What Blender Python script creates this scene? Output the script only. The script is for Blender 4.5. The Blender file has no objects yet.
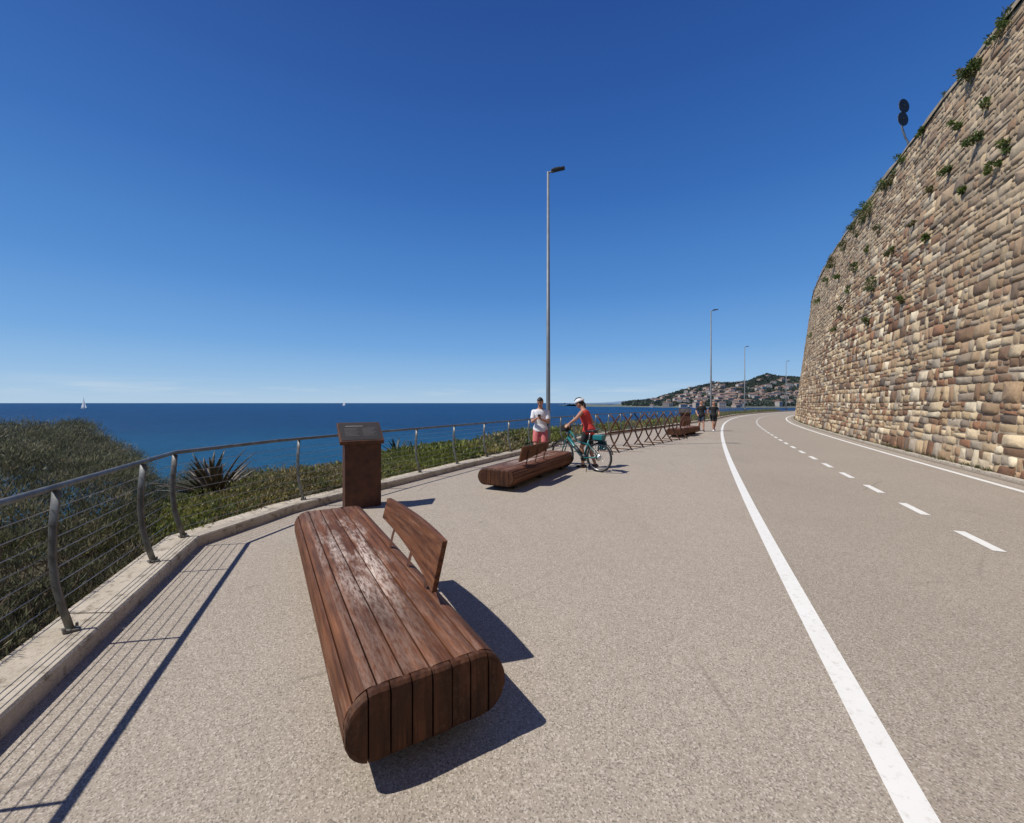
import bpy, math, random
import numpy as np
from mathutils import Vector, Matrix, Quaternion
random.seed(7); rng=np.random.default_rng(7)
scene=bpy.context.scene
scene.view_settings.view_transform='Standard'; scene.view_settings.look='None'; scene.view_settings.exposure=0
EYE=1.6; F=412.0
# ---------------------------------------------------------------- materials
def nodes(name):
    m=bpy.data.materials.new(name); m.use_nodes=True
    nt=m.node_tree; return m,nt,nt.nodes['Principled BSDF']
def N(nt,t,**kw):
    n=nt.nodes.new(t)
    for k,v in kw.items():
        if k in n.inputs: n.inputs[k].default_value=v
        else: setattr(n,k,v)
    return n
def noise(nt,vec,scale,detail=5,rough=.6):
    n=N(nt,'ShaderNodeTexNoise'); n.inputs['Scale'].default_value=scale; n.inputs['Detail'].default_value=detail; n.inputs['Roughness'].default_value=rough
    nt.links.new(vec,n.inputs['Vector']); return n.outputs['Fac']
def ramp(nt,fac,stops):
    r=N(nt,'ShaderNodeValToRGB'); nt.links.new(fac,r.inputs[0]); e=r.color_ramp.elements
    while len(e)<len(stops): e.new(.5)
    for i,(p,c) in enumerate(stops):
        e[i].position=p; e[i].color=(c,c,c,1) if isinstance(c,(int,float)) else (*c,1)
    return r.outputs[0]
def mixc(nt,fac,a,b,mode='MIX'):
    x=N(nt,'ShaderNodeMix',data_type='RGBA',blend_type=mode)
    for s,i in ((fac,0),(a,6),(b,7)):
        if isinstance(s,(int,float)): x.inputs[i].default_value=s
        elif isinstance(s,tuple): x.inputs[i].default_value=(*s,1)
        else: nt.links.new(s,x.inputs[i])
    return x.outputs[2]
def mul(nt,a,b):
    w=N(nt,'ShaderNodeMath',operation='MULTIPLY'); nt.links.new(a,w.inputs[0]); nt.links.new(b,w.inputs[1]); return w.outputs[0]
def objco(nt,scale=None,loc=None):
    t=N(nt,'ShaderNodeTexCoord'); o=t.outputs['Object']
    if scale:
        m=N(nt,'ShaderNodeMapping'); m.inputs['Scale'].default_value=scale
        if loc: m.inputs['Location'].default_value=loc
        nt.links.new(o,m.inputs[0]); o=m.outputs[0]
    return o
def bump(nt,b,h,s,d=.01):
    n=N(nt,'ShaderNodeBump'); n.inputs['Strength'].default_value=s; n.inputs['Distance'].default_value=d
    nt.links.new(h,n.inputs['Height']); nt.links.new(n.outputs[0],b.inputs['Normal'])
def M(name,c1,c2=None,scale=6,rough=.7,metal=0,bmp=0,bs=60):
    m,nt,b=nodes(name); co=objco(nt)
    c2=c2 or tuple(x*.75 for x in c1)
    f=ramp(nt,noise(nt,co,scale),[(.35,0.),(.68,1.)])
    nt.links.new(mixc(nt,f,c1,c2),b.inputs['Base Color'])
    b.inputs['Roughness'].default_value=rough; b.inputs['Metallic'].default_value=metal
    if bmp: bump(nt,b,noise(nt,co,bs),bmp)
    return m
def asphalt(name,base,dark,light):
    m,nt,b=nodes(name); co=objco(nt)
    big=ramp(nt,noise(nt,co,.45,4),[(.3,0.),(.7,1.)])
    c=mixc(nt,big,tuple(x*.90 for x in base),tuple(x*1.07 for x in base))
    med=ramp(nt,noise(nt,co,7,5,.7),[(.35,0.),(.7,1.)])
    c=mixc(nt,med,c,tuple(x*.91 for x in base))
    v=N(nt,'ShaderNodeTexVoronoi'); v.inputs['Scale'].default_value=150; nt.links.new(co,v.inputs['Vector'])
    sep=N(nt,'ShaderNodeSeparateColor'); nt.links.new(v.outputs['Color'],sep.inputs[0])
    c=mixc(nt,ramp(nt,sep.outputs[0],[(.70,0.),(.86,.8)]),c,dark)
    c=mixc(nt,ramp(nt,sep.outputs[1],[(.74,0.),(.9,.7)]),c,light)
    st=ramp(nt,noise(nt,co,1.7,8,.75),[(.58,0.),(.76,.3)])
    c=mixc(nt,st,c,tuple(x*.55 for x in base))
    sp=ramp(nt,noise(nt,co,5.5,3,.5),[(.70,0.),(.735,.45)])
    c=mixc(nt,sp,c,tuple(x*.5 for x in base))
    st2=ramp(nt,noise(nt,objco(nt,(1.2,.25,1)),1.1,6,.7),[(.52,0.),(.75,.2)])
    c=mixc(nt,st2,c,tuple(x*.6 for x in base))
    v2=N(nt,'ShaderNodeTexVoronoi',feature='DISTANCE_TO_EDGE'); v2.inputs['Scale'].default_value=.22
    wv=N(nt,'ShaderNodeMix',data_type='VECTOR'); wv.inputs[0].default_value=.12; nz=N(nt,'ShaderNodeTexNoise'); nz.inputs['Scale'].default_value=1.6; nz.inputs['Detail'].default_value=8
    nt.links.new(co,nz.inputs['Vector']); nt.links.new(co,wv.inputs[4]); nt.links.new(nz.outputs['Color'],wv.inputs[5]); nt.links.new(wv.outputs[1],v2.inputs['Vector'])
    cr=mul(nt,ramp(nt,v2.outputs[0],[(.0,.5),(.0035,0.)]),ramp(nt,noise(nt,co,.5,2),[(.5,0.),(.6,1.)]))
    c=mixc(nt,cr,c,tuple(x*.35 for x in base))
    nt.links.new(c,b.inputs['Base Color']); b.inputs['Roughness'].default_value=.85
    bump(nt,b,v.outputs['Distance'],.3,.003); return m
m_prom=asphalt('promenade_asphalt',(.355,.30,.238),(.165,.14,.112),(.56,.495,.415))
m_path=asphalt('cycle_path_asphalt',(.322,.27,.212),(.15,.127,.102),(.51,.45,.38))
def paint():
    m,nt,b=nodes('white_paint'); co=objco(nt)
    f=ramp(nt,noise(nt,co,22,8,.75),[(.53,0.),(.70,.7)])
    f2=ramp(nt,noise(nt,co,2,3),[(.3,0.),(.7,.25)])
    c=mixc(nt,f2,(.76,.75,.71),(.6,.58,.52)); c=mixc(nt,f,c,(.46,.41,.34))
    nt.links.new(c,b.inputs['Base Color']); b.inputs['Roughness'].default_value=.6; return m
m_paint=paint()
def concrete():
    m,nt,b=nodes('kerb_concrete'); co=objco(nt)
    c=mixc(nt,ramp(nt,noise(nt,co,3,6,.7),[(.35,0.),(.7,1.)]),(.52,.46,.375),(.37,.32,.25))
    c=mixc(nt,ramp(nt,noise(nt,co,9,8,.75),[(.52,0.),(.62,.9)]),c,(.2,.165,.12))
    nt.links.new(c,b.inputs['Base Color']); b.inputs['Roughness'].default_value=.9
    bump(nt,b,noise(nt,co,40,8),.6,.01); return m
m_conc=concrete()
def attrmat(name,rough=.7,trans=0.,vary=8,amt=.35,bmp=0,bs=20,stain=0):
    m,nt,b=nodes(name); a=N(nt,'ShaderNodeAttribute',attribute_name='Col'); co=objco(nt)
    f=ramp(nt,noise(nt,co,vary,6,.7),[(.3,1-amt),(.7,1.)])
    c=mixc(nt,1.0,a.outputs['Color'],f,'MULTIPLY')
    if stain:
        f=ramp(nt,noise(nt,objco(nt,(.8,.8,.16)),1.,7,.65),[(.42,0.),(.68,stain)]); c=mixc(nt,f,c,(.16,.12,.085))
        f=ramp(nt,noise(nt,objco(nt,(.5,.5,.5),(9,4,2)),1.,6,.6),[(.55,0.),(.7,.3)]); c=mixc(nt,f,c,(.42,.27,.14))
    nt.links.new(c,b.inputs['Base Color']); b.inputs['Roughness'].default_value=rough
    b.inputs['Specular IOR Level'].default_value=.25
    if bmp: bump(nt,b,noise(nt,co,bs,8,.7),bmp,.02)
    if trans:
        t=N(nt,'ShaderNodeBsdfTranslucent'); nt.links.new(c,t.inputs[0])
        mx=N(nt,'ShaderNodeMixShader'); mx.inputs[0].default_value=trans
        nt.links.new(b.outputs[0],mx.inputs[1]); nt.links.new(t.outputs[0],mx.inputs[2])
        nt.links.new(mx.outputs[0],nt.nodes['Material Output'].inputs[0])
    return m
m_stone=attrmat('wall_stone',.88,0,7,.35,.7,16,.45)
m_leaf=attrmat('leaf',.55,.3,3,.2)
m_house=attrmat('house_paint',.8)
m_mortar=M('wall_mortar',(.42,.34,.235),(.22,.17,.12),3,.95,0,.8,30)
m_soil=M('soil',(.12,.09,.055),(.06,.055,.03),3,.95,0,.8,20)
m_gravel=M('gutter_gravel',(.3,.25,.19),(.16,.13,.10),30,.95,0,.8,60)
m_steel=M('weathered_steel',(.20,.205,.20),(.11,.10,.085),9,.5,.4,.1,80)
m_galv=M('galvanised_steel',(.20,.22,.235),(.15,.165,.18),4,.55,.2)
m_cable=M('cable_steel',(.35,.35,.35),None,5,.35,.8)
m_dark=M('dark_plastic',(.02,.02,.022),None,5,.5)
m_rust=M('corten_steel',(.10,.036,.018),(.045,.018,.010),7,.7,.1,.15,50)
m_rub=M('tyre_rubber',(.015,.015,.015),None,5,.8)
m_white=M('white_cloth',(.75,.75,.76),(.62,.62,.65),10,.85)
m_pink=M('salmon_cloth',(.62,.17,.17),(.5,.12,.12),10,.85)
m_red=M('red_cloth',(.62,.05,.035),(.45,.03,.03),10,.8)
m_black=M('black_cloth',(.018,.018,.022),(.01,.01,.012),10,.85)
m_navy=M('navy_cloth',(.025,.035,.06),None,10,.85)
m_skin=M('skin',(.46,.24,.155),(.40,.20,.13),8,.55)
m_hair=M('hair',(.025,.015,.01),(.012,.008,.006),60,.6)
m_eye=M('eye_white',(.7,.7,.68),None,5,.3)
m_lip=M('lips',(.35,.09,.07),None,5,.5)
m_teal=M('teal_frame',(.01,.16,.17),(.01,.12,.13),5,.35)
m_chrome=M('bare_metal',(.5,.5,.5),None,5,.3,.9)
m_sail=M('sail_cloth',(.8,.8,.8),(.72,.72,.72),.3,.7)
m_sign=M('sign_back',(.03,.033,.036),(.02,.02,.022),6,.6)
def wood(name,k=1.,worn=True):
    m,nt,b=nodes(name); co=objco(nt)
    g=noise(nt,objco(nt,(38,1.6,38) if worn else (38,38,3)),1.0,8,.65)
    c=mixc(nt,ramp(nt,g,[(.34,0.),(.66,1.)]),(.055*k,.018*k,.008*k),(.235*k,.092*k,.040*k))
    pl=noise(nt,objco(nt,(11,.15,3)),1.0,0)
    c=mixc(nt,ramp(nt,pl,[(.35,.0),(.65,.5)]),c,(.06*k,.022*k,.011*k))
    bl=ramp(nt,noise(nt,objco(nt,(5,1.2,5)),1.,5,.6),[(.42,0.),(.7,.55)])
    c=mixc(nt,bl,c,(.045*k,.018*k,.010*k))
    # general dusty greying of the grain
    du=mul(nt,ramp(nt,noise(nt,objco(nt,(45,4,45),(5,5,5)),1.,8,.7),[(.5,0.),(.72,.45)]),ramp(nt,noise(nt,objco(nt,(3,1,3)),1.,3),[(.4,.2),(.6,1.)]))
    c=mixc(nt,du,c,(.27*k,.17*k,.12*k))
    if worn:
        w=mul(nt,ramp(nt,noise(nt,objco(nt,(7.0,1.3,1),(3,1,0)),1.,5,.65),[(.42,0.),(.58,1.)]),ramp(nt,noise(nt,objco(nt,(60,9,60)),1.,8,.75),[(.40,0.),(.56,1.)]))
        sx=N(nt,'ShaderNodeSeparateXYZ'); nt.links.new(co,sx.inputs[0])
        gt=N(nt,'ShaderNodeMath',operation='GREATER_THAN'); gt.inputs[1].default_value=.392; nt.links.new(sx.outputs[2],gt.inputs[0])
        lt=N(nt,'ShaderNodeMath',operation='LESS_THAN'); lt.inputs[1].default_value=.41; nt.links.new(sx.outputs[2],lt.inputs[0])
        mp=N(nt,'ShaderNodeMapping'); mp.inputs['Scale'].default_value=(3.6,.75,0); mp.inputs['Location'].default_value=(.1,-.12,0); nt.links.new(co,mp.inputs[0])
        ln=N(nt,'ShaderNodeVectorMath',operation='LENGTH'); nt.links.new(mp.outputs[0],ln.inputs[0])
        w=mul(nt,mul(nt,w,mul(nt,gt.outputs[0],lt.outputs[0])),ramp(nt,ln.outputs['Value'],[(.5,1.),(1.0,.15)]))
        c=mixc(nt,w,c,(.56,.46,.39))
    nt.links.new(c,b.inputs['Base Color']); b.inputs['Roughness'].default_value=.66; b.inputs['Specular IOR Level'].default_value=.25
    bump(nt,b,g,.5,.005); return m
m_wood=wood('bench_wood'); m_woodend_shaded=wood('bench_end_wood_shaded',.55,False)  # end boards: bench wood darkened, the end's shade is in the colour
# ---------------------------------------------------------------- mesh builder
class B:
    def __init__(s): s.v=[];s.f=[];s.m=[]
    def add(s,v,f,mi=0):
        o=len(s.v); s.v+=[tuple(p) for p in v]; s.f+=[tuple(i+o for i in q) for q in f]; s.m+=[mi]*len(f)
    def tube(s,pts,rad,side=None,n=10,mi=0,caps=True):
        pts=[Vector(p) for p in pts]; k=len(pts)
        if not isinstance(rad,(list,)): rad=[rad]*k
        V=[];sd=Vector(side) if side is not None else None; prev=None
        for i,p in enumerate(pts):
            t=(pts[min(i+1,k-1)]-pts[max(i-1,0)]).normalized()
            if sd is None:
                a=prev if prev is not None else (Vector((0,0,1)) if abs(t.z)<.9 else Vector((1,0,0)))
            else: a=sd
            a=(a-t*a.dot(t)); 
            if a.length<1e-5: a=t.orthogonal()
            a.normalize(); prev=a; b=t.cross(a)
            r=rad[i]; ra,rb=(r if isinstance(r,tuple) else (r,r))
            for j in range(n):
                w=2*math.pi*j/n; V.append(p+a*ra*math.cos(w)+b*rb*math.sin(w))
        Fc=[(i*n+j,i*n+(j+1)%n,(i+1)*n+(j+1)%n,(i+1)*n+j) for i in range(k-1) for j in range(n)]
        if caps: Fc+=[tuple(reversed(range(n))),tuple((k-1)*n+j for j in range(n))]
        s.add(V,Fc,mi)
    def ell(s,c,r,mi=0,n=12,k=8,R=None,fn=None):
        V=[];c=Vector(c)
        for i in range(k+1):
            ph=math.pi*i/k
            for j in range(n):
                w=2*math.pi*j/n
                d=Vector((math.sin(ph)*math.cos(w),math.sin(ph)*math.sin(w),math.cos(ph)))
                p=Vector((d.x*r[0],d.y*r[1],d.z*r[2]))
                if fn: p=fn(d,p)
                if R: p=R@p
                V.append(c+p)
        Fc=[(i*n+j,(i+1)*n+j,(i+1)*n+(j+1)%n,i*n+(j+1)%n) for i in range(k) for j in range(n)]
        s.add(V,Fc,mi)
    def box(s,c,sz,mi=0,R=None):
        c=Vector(c);V=[]
        for x in(-1,1):
            for y in(-1,1):
                for z in(-1,1):
                    p=Vector((x*sz[0]/2,y*sz[1]/2,z*sz[2]/2))
                    if R: p=R@p
                    V.append(c+p)
        s.add(V,[(0,1,3,2),(4,6,7,5),(0,4,5,1),(2,3,7,6),(0,2,6,4),(1,5,7,3)],mi)
    def build(s,name,mats,parent=None,smooth=False,bevel=0):
        me=bpy.data.meshes.new(name); me.from_pydata(s.v,[],s.f)
        for m in (mats if isinstance(mats,list) else [mats]): me.materials.append(m)
        me.polygons.foreach_set('material_index',s.m)
        if smooth: me.polygons.foreach_set('use_smooth',[True]*len(s.f))
        me.validate(); me.update()
        o=bpy.data.objects.new(name,me); scene.collection.objects.link(o)
        if parent: o.parent=parent
        if bevel:
            b=o.modifiers.new('bevel','BEVEL'); b.width=bevel; b.segments=2; b.limit_method='ANGLE'
        return o
def empty(name,loc=(0,0,0),rz=0):
    e=bpy.data.objects.new(name,None); e.location=loc; e.rotation_euler=(0,0,rz); e.empty_display_size=.2
    scene.collection.objects.link(e); return e
def npmesh(name,V,Fq,mat,col=None,parent=None,smooth=False):
    me=bpy.data.meshes.new(name); n=len(V); m,k=Fq.shape
    me.vertices.add(n); me.vertices.foreach_set('co',V.astype(np.float32).ravel())
    me.loops.add(m*k); me.loops.foreach_set('vertex_index',Fq.astype(np.int32).ravel())
    me.polygons.add(m); me.polygons.foreach_set('loop_start',np.arange(0,m*k,k,dtype=np.int32))
    me.polygons.foreach_set('loop_total',np.full(m,k,dtype=np.int32))
    if smooth: me.polygons.foreach_set('use_smooth',np.ones(m,dtype=bool))
    me.update(calc_edges=True)
    if col is not None:
        a=me.color_attributes.new('Col','FLOAT_COLOR','POINT')
        c=np.ones((n,4),np.float32); c[:,:3]=col; a.data.foreach_set('color',c.ravel())
    me.materials.append(mat); me.validate()
    o=bpy.data.objects.new(name,me); scene.collection.objects.link(o)
    if parent: o.parent=parent
    return o
# ---------------------------------------------------------------- road curve
DS=.25; S=np.arange(-30,200,DS)
TH=np.radians(np.interp(S,[-30,0,6,15,30,45,60,80,130,200],[23.0,23.4,24.6,25.8,28.0,32.5,38.5,45,58,70]))
i0=int(np.argmin(abs(S))); CX=np.cumsum(np.sin(TH)*DS); CY=np.cumsum(np.cos(TH)*DS)
CX+=1.56-CX[i0]; CY+=1.57-CY[i0]
def cp(s,off):
    s=np.asarray(s,float); x=np.interp(s,S,CX);y=np.interp(s,S,CY);t=np.interp(s,S,TH)
    return x+np.cos(t)*off, y-np.sin(t)*off
def strip(name,s0,s1,o0,o1,z,mat,step=.5,parent=None):
    s=np.linspace(s0,s1,max(2,int((s1-s0)/step)+1))
    ax,ay=cp(s,o0);bx,by=cp(s,o1);n=len(s)
    V=np.concatenate([np.stack([ax,ay,np.full(n,z)],1),np.stack([bx,by,np.full(n,z)],1)])
    i=np.arange(n-1); Fq=np.stack([i,i+n,i+n+1,i+1],1)
    return npmesh(name,V,Fq,mat,parent=parent)
# ---------------------------------------------------------------- left edge polyline
sY=[s for s in np.arange(41,175,3.)]
K=[(-9.2,-16),(-1.88,.6),(-3.5,4.6),(-3.2,5.94),(-2.43,7.58),(-1.05,10.3),(1.65,15.3),(4.2,19.7),(9.6,26.4),(14.6,33.0)]
kx,ky=cp(np.array(sY),-1.2); K+=list(zip(kx,ky)); K=np.array(K,float)
d=np.diff(K,axis=0); L=np.hypot(d[:,0],d[:,1]); dn=d/L[:,None]; nl=np.stack([-dn[:,1],dn[:,0]],1)
VN=np.zeros_like(K); VN[0]=nl[0];VN[-1]=nl[-1]
for i in range(1,len(K)-1):
    b=nl[i-1]+nl[i]; b/=np.linalg.norm(b); VN[i]=b/max(.5,b@nl[i])
KL=np.concatenate([[0],np.cumsum(L)])
def kp(t,u):
    x=np.interp(t,KL,K[:,0]);y=np.interp(t,KL,K[:,1]);nx=np.interp(t,KL,VN[:,0]);ny=np.interp(t,KL,VN[:,1])
    return x+nx*u,y+ny*u
rs=np.arange(-19,160,2.); rx,ry=cp(rs,5.5)
poly=[(x,y,0) for x,y in K[:]]+[(x,y,0) for x,y in zip(rx[::-1],ry[::-1])]
from mathutils.geometry import tessellate_polygon
tri=tessellate_polygon([[Vector(p) for p in poly]])
b=B(); b.add(poly,[tuple(t) for t in tri]); prom=b.build('promenade',m_prom)
import bmesh
bm=bmesh.new(); bm.from_mesh(prom.data); bmesh.ops.recalc_face_normals(bm,faces=bm.faces)
if sum(f.normal.z for f in bm.faces)<0: bmesh.ops.reverse_faces(bm,faces=bm.faces)
bm.to_mesh(prom.data); bm.free()
strip('cycle_path',-19,170,-.06,4.75,.004,m_path)
mk=empty('road_markings')
strip('edge_line_sea',-19,170,-.065,.065,.008,m_paint,parent=mk)
strip('edge_line_wall',-19,170,4.5,4.62,.008,m_paint,parent=mk)
ss=np.arange(0,8,.01); xx,yy=cp(ss,2.22); s0=ss[np.argmin((xx-5.42)**2+(yy-4.76)**2)]
for k in range(-9,60):
    strip('dash',s0+k*1.6-.39,s0+k*1.6+.39,2.16,2.27,.008,m_paint,parent=mk)
strip('gutter',-19,150,4.95,5.5,.006,m_gravel)
b=B(); s=np.arange(-19,120,1.)
for o0,o1,z0,z1 in ((5.1,5.24,.0,.05),):
    pts=[]
    for si in s:
        for o,z in ((o0,z0),(o0,z1),(o1,z1),(o1,z0)):
            x,y=cp(si,o); pts.append((float(x),float(y),z))
    n=len(s); fs=[(4*i+j,4*i+j+1,4*i+j+5,4*i+j+4) for i in range(n-1) for j in range(3)]
    b.add(pts,fs)
b.build('wall_kerb',m_conc)
def kstrip(name,prof,mat,t=None,parent=None):
    t=np.array(t) if t is not None else KL
    V=[]
    for u,z in prof:
        x,y=kp(t,u); V.append(np.stack([x,y,np.full(len(t),z)],1))
    V=np.concatenate(V); n=len(t); Fs=[]
    for j in range(len(prof)-1):
        i=np.arange(n-1); Fs.append(np.stack([j*n+i,j*n+i+1,(j+1)*n+i+1,(j+1)*n+i],1))
    return npmesh(name,V,np.concatenate(Fs),mat,parent=parent)
ke=empty('stone_kerb'); kb=B(); t=KL[1]-8
kpr=[(0,-.02),(0,.103),(.012,.118),(.325,.12),(.34,.108),(.34,-.3)]
while t<KL[-1]-2:
    ln=1.5 if t<KL[7] else 6.; a_,b_=t+.004,t+ln-.004; tt=sorted([a_]+[q for q in KL if a_<q<b_]+[b_]); V=[]; j1=random.uniform(-.004,.004)
    for q in tt:
        for u,z in kpr:
            x,y=kp(q,u+j1*.7); V.append((float(x),float(y),z+(j1 if z>0 else 0)))
    n=len(kpr); Fc=[(i*n+j,i*n+j+1,(i+1)*n+j+1,(i+1)*n+j) for i in range(len(tt)-1) for j in range(n-1)]+[tuple(range(n)),tuple((len(tt)-1)*n+j for j in reversed(range(n)))]
    kb.add(V,Fc); t+=ln
kb.build('kerb_lengths',m_conc,ke)
UG=[.33,1,2,3,4.5,7,11,16,30]; ZG=[-.02,-.08,-.22,-.5,-1.1,-2.7,-5.0,-7.5,-9]
kstrip('embankment',[(.01,-.03)]+list(zip(UG,ZG)),m_soil)
def zg(u): return np.interp(u,UG,ZG)
# ---------------------------------------------------------------- railing
rail=empty('railing'); bp=B(); bc=B(); bh=B(); bb=B()
tc=KL[2]; 
ts=[tc-.02]+[tc-.80-1.26*k for k in range(0,10)]
ts+= [tc+1.72,tc+3.1]; 
t=tc+4.5
while t<KL[-1]-30: ts.append(t); t+=1.4
ts=sorted(x for x in ts if x>1)
prof=[(.0,.12),(.05,.26),(.095,.42),(.115,.6),(.11,.8),(.09,1.03)]
for t in ts:
    x0,y0=kp(t,0);x1,y1=kp(t,1);out=Vector((x1-x0,y1-y0,0)).normalized(); base=Vector((x0,y0,0))+out*.15
    far=Vector((x0,y0,0)).length>25
    bp.tube([base+out*u+Vector((0,0,z)) for u,z in prof],[(.031,.008)]*len(prof),side=out,n=4 if far else 8)
    if not far:
        al=Vector((-out.y,out.x,0))
        bb.tube([base+Vector((0,0,.119)),base+Vector((0,0,.131))],[(.06,.05)]*2,side=out,n=4)
        for a in(-.04,.04):bb.tube([base+al*a+Vector((0,0,.131)),base+al*a+Vector((0,0,.15))],.008,n=6)
pth=lambda du,z:[Vector((*[float(q) for q in kp(t,.15+du)],z)) for t in sorted(set(list(KL[1:-8])+ts))]
bh.tube(pth(.09,1.05),.022,n=10)
for k in range(8):
    z=.21+k*.1; du=float(np.interp(z,[p[1] for p in prof],[p[0] for p in prof])); bc.tube(pth(du,z),.003,n=5)
bp.build('posts',m_steel,rail,True); bh.build('handrail',m_steel,rail,True); bc.build('cables',m_cable,rail); bb.build('base_plates',m_steel,rail)
# ---------------------------------------------------------------- retaining wall
H=11.9; BAT=.12
wall=empty('stone_retaining_wall')
def wpos(a,bz,p):
    x,y=cp(a,5.28+BAT*bz-p); return np.stack([x,y,bz],1)
s=np.arange(-19,131,1.); zz=np.linspace(-.1,H,24)
A,Z=np.meshgrid(s,zz); V=wpos(A.ravel(),Z.ravel(),0*A.ravel()); n=len(s)
Fq=np.array([(i*n+j,i*n+j+1,(i+1)*n+j+1,(i+1)*n+j) for i in range(len(zz)-1) for j in range(n-1)])
npmesh('mortar_backing',V,Fq,m_mortar,parent=wall)
pal=np.array([(.74,.58,.37),(.60,.44,.26),(.46,.31,.18),(.25,.15,.09),(.22,.115,.065),(.38,.30,.22),(.50,.32,.19),(.84,.71,.50),(.36,.18,.10),(.48,.40,.30),(.16,.12,.09)])
wlow=np.array([.15,.15,.12,.11,.11,.09,.08,.09,.07,.06,.05]); wlow/=wlow.sum()
SA=[];SB=[];SP=[];SC=[]
z=0.0; row=0
while z<H-.05:
    h=random.choice((.2,.26,.33,.42))*random.uniform(.88,1.12) if z<8 else random.uniform(.19,.32)
    if z+h>H: h=H-z
    a=-12.+random.random()*.3; smax=105
    ph=random.random()*6
    while a<smax:
        w=random.choice((.16,.26,.38,.5,.68))*random.uniform(.8,1.2)
        if a>45: w*=1.4
        subs=[(a,z,w,h)]
        r_=random.random()
        if h>.24 and r_<.55:
            f=random.uniform(.35,.65); subs=[(a,z,w,h*f),(a,z+h*f,w,h*(1-f))]
            if w>.4: f2=random.uniform(.35,.65); subs=[(a,z,w,h*f),(a,z+h*f,w*f2,h*(1-f)),(a+w*f2,z+h*f,w*(1-f2),h*(1-f))]
        for (sa,sz,sw,sh) in subs:
            g=.009; x0,x1,y0,y1=sa+g,sa+sw-g,sz+g*.8,sz+sh-g*.8
            c=min(sw,sh)*random.choice((.03,.05,.08,.16)); J=lambda k:random.uniform(-k,k)*min(sh,sw)
            jx=[J(.09) for _ in range(4)]; jy=[J(.08) for _ in range(4)]
            q=[(x0+c,y0,0),(x1-c,y0,1),(x1,y0+c*.8,1),(x1,y1-c*.8,2),(x1-c,y1,2),(x0+c,y1,3),(x0,y1-c*.8,3),(x0,y0+c*.8,0)]
            tl=random.uniform(-.05,.05)
            q=[(x+jx[k]+J(.02),y+jy[k]+J(.02)+tl*(x-sa-sw/2)+.03*math.sin(sa*.5+1)+.012*math.sin(sa*2.1+ph*2)) for x,y,k in q]
            mx=sum(v[0] for v in q)/8;my=sum(v[1] for v in q)/8; p=random.uniform(.006,.045) if sz<8 else random.uniform(.003,.028)
            ins=.014
            SA+= [v[0] for v in q]+[v[0]-math.copysign(min(ins,abs(v[0]-mx)*.4),v[0]-mx) for v in q]+[mx]
            SB+= [v[1] for v in q]+[v[1]-math.copysign(min(ins*.8,abs(v[1]-my)*.4),v[1]-my) for v in q]+[my]
            tx=random.uniform(-.015,.015);tz=random.uniform(-.015,.015)
            pk=[max(.001,p+tx*(v[0]-mx)/sw*2+tz*(v[1]-my)/sh*2) for v in q]
            SP+= [-.01]*8+pk+[p*random.uniform(.95,1.1)]
            hz=min(1,max(0,(sz-4.2+2.4*math.sin(sa*.21)+1.4*math.sin(sa*.57+1))/5))
            c0=pal[rng.choice(11,p=wlow)]; tan=np.array((.56,.43,.285))*random.uniform(.68,1.18)
            if random.random()<.14: tan=np.array((.33,.22,.14))
            cc=c0*(1-.72*hz)+tan*.72*hz; SC.append(cc*random.uniform(.82,1.12))
        a+=w
    z+=h; row+=1
ns=len(SC); SA=np.array(SA);SB=np.clip(np.array(SB),0,H+.02);SP=np.array(SP)
V=wpos(SA,SB,SP); base=np.arange(ns)[:,None,None]*17
q8=np.array([(j,(j+1)%8,8+(j+1)%8,8+j) for j in range(8)]); Fq=(base+q8[None]).reshape(-1,4)
tri=np.array([(8+j,8+(j+1)%8,16) for j in range(8)])
Fa=np.concatenate([Fq[:,[0,1,2]],Fq[:,[0,2,3]],(base+tri[None]).reshape(-1,3)])
npmesh('stones',V,Fa,m_stone,np.repeat(np.array(SC),17,axis=0),parent=wall)
print('stones',ns)
b=B(); ss=np.arange(-19,120,1.)
prf=[(-.06,H-.02),(-.06,H+.12),(.45,H+.14),(.45,H-.02)]
pts=[]
for si in ss:
    for o,zv in prf:
        x,y=cp(si,5.28+BAT*H+o+random.uniform(-.03,.03)); pts.append((float(x),float(y),zv+random.uniform(-.05,.05)))
n=len(ss); b.add(pts,[(4*i+j,4*i+j+4,4*i+j+5,4*i+j+1) for i in range(n-1) for j in range(3)])
b.build('coping',M('coping_stone',(.38,.31,.22),(.22,.18,.13),3,.9,0,.6,20),wall)
strip('hill_top_ground',-19,125,5.28+BAT*H+.4,5.28+BAT*H+30,H+.05,m_soil,2.)
def wallpt(px,py):
    a,zv=np.meshgrid(np.arange(-5,80,.2),np.arange(0,H+.1,.1)); a=a.ravel();zv=zv.ravel()
    x,y=cp(a,5.28+BAT*zv); u=512+F*x/y; v=403-F*(zv-EYE)/y
    i=np.argmin((u-px)**2+(v-py)**2); return Vector((x[i],y[i],zv[i])),a[i]
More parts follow.
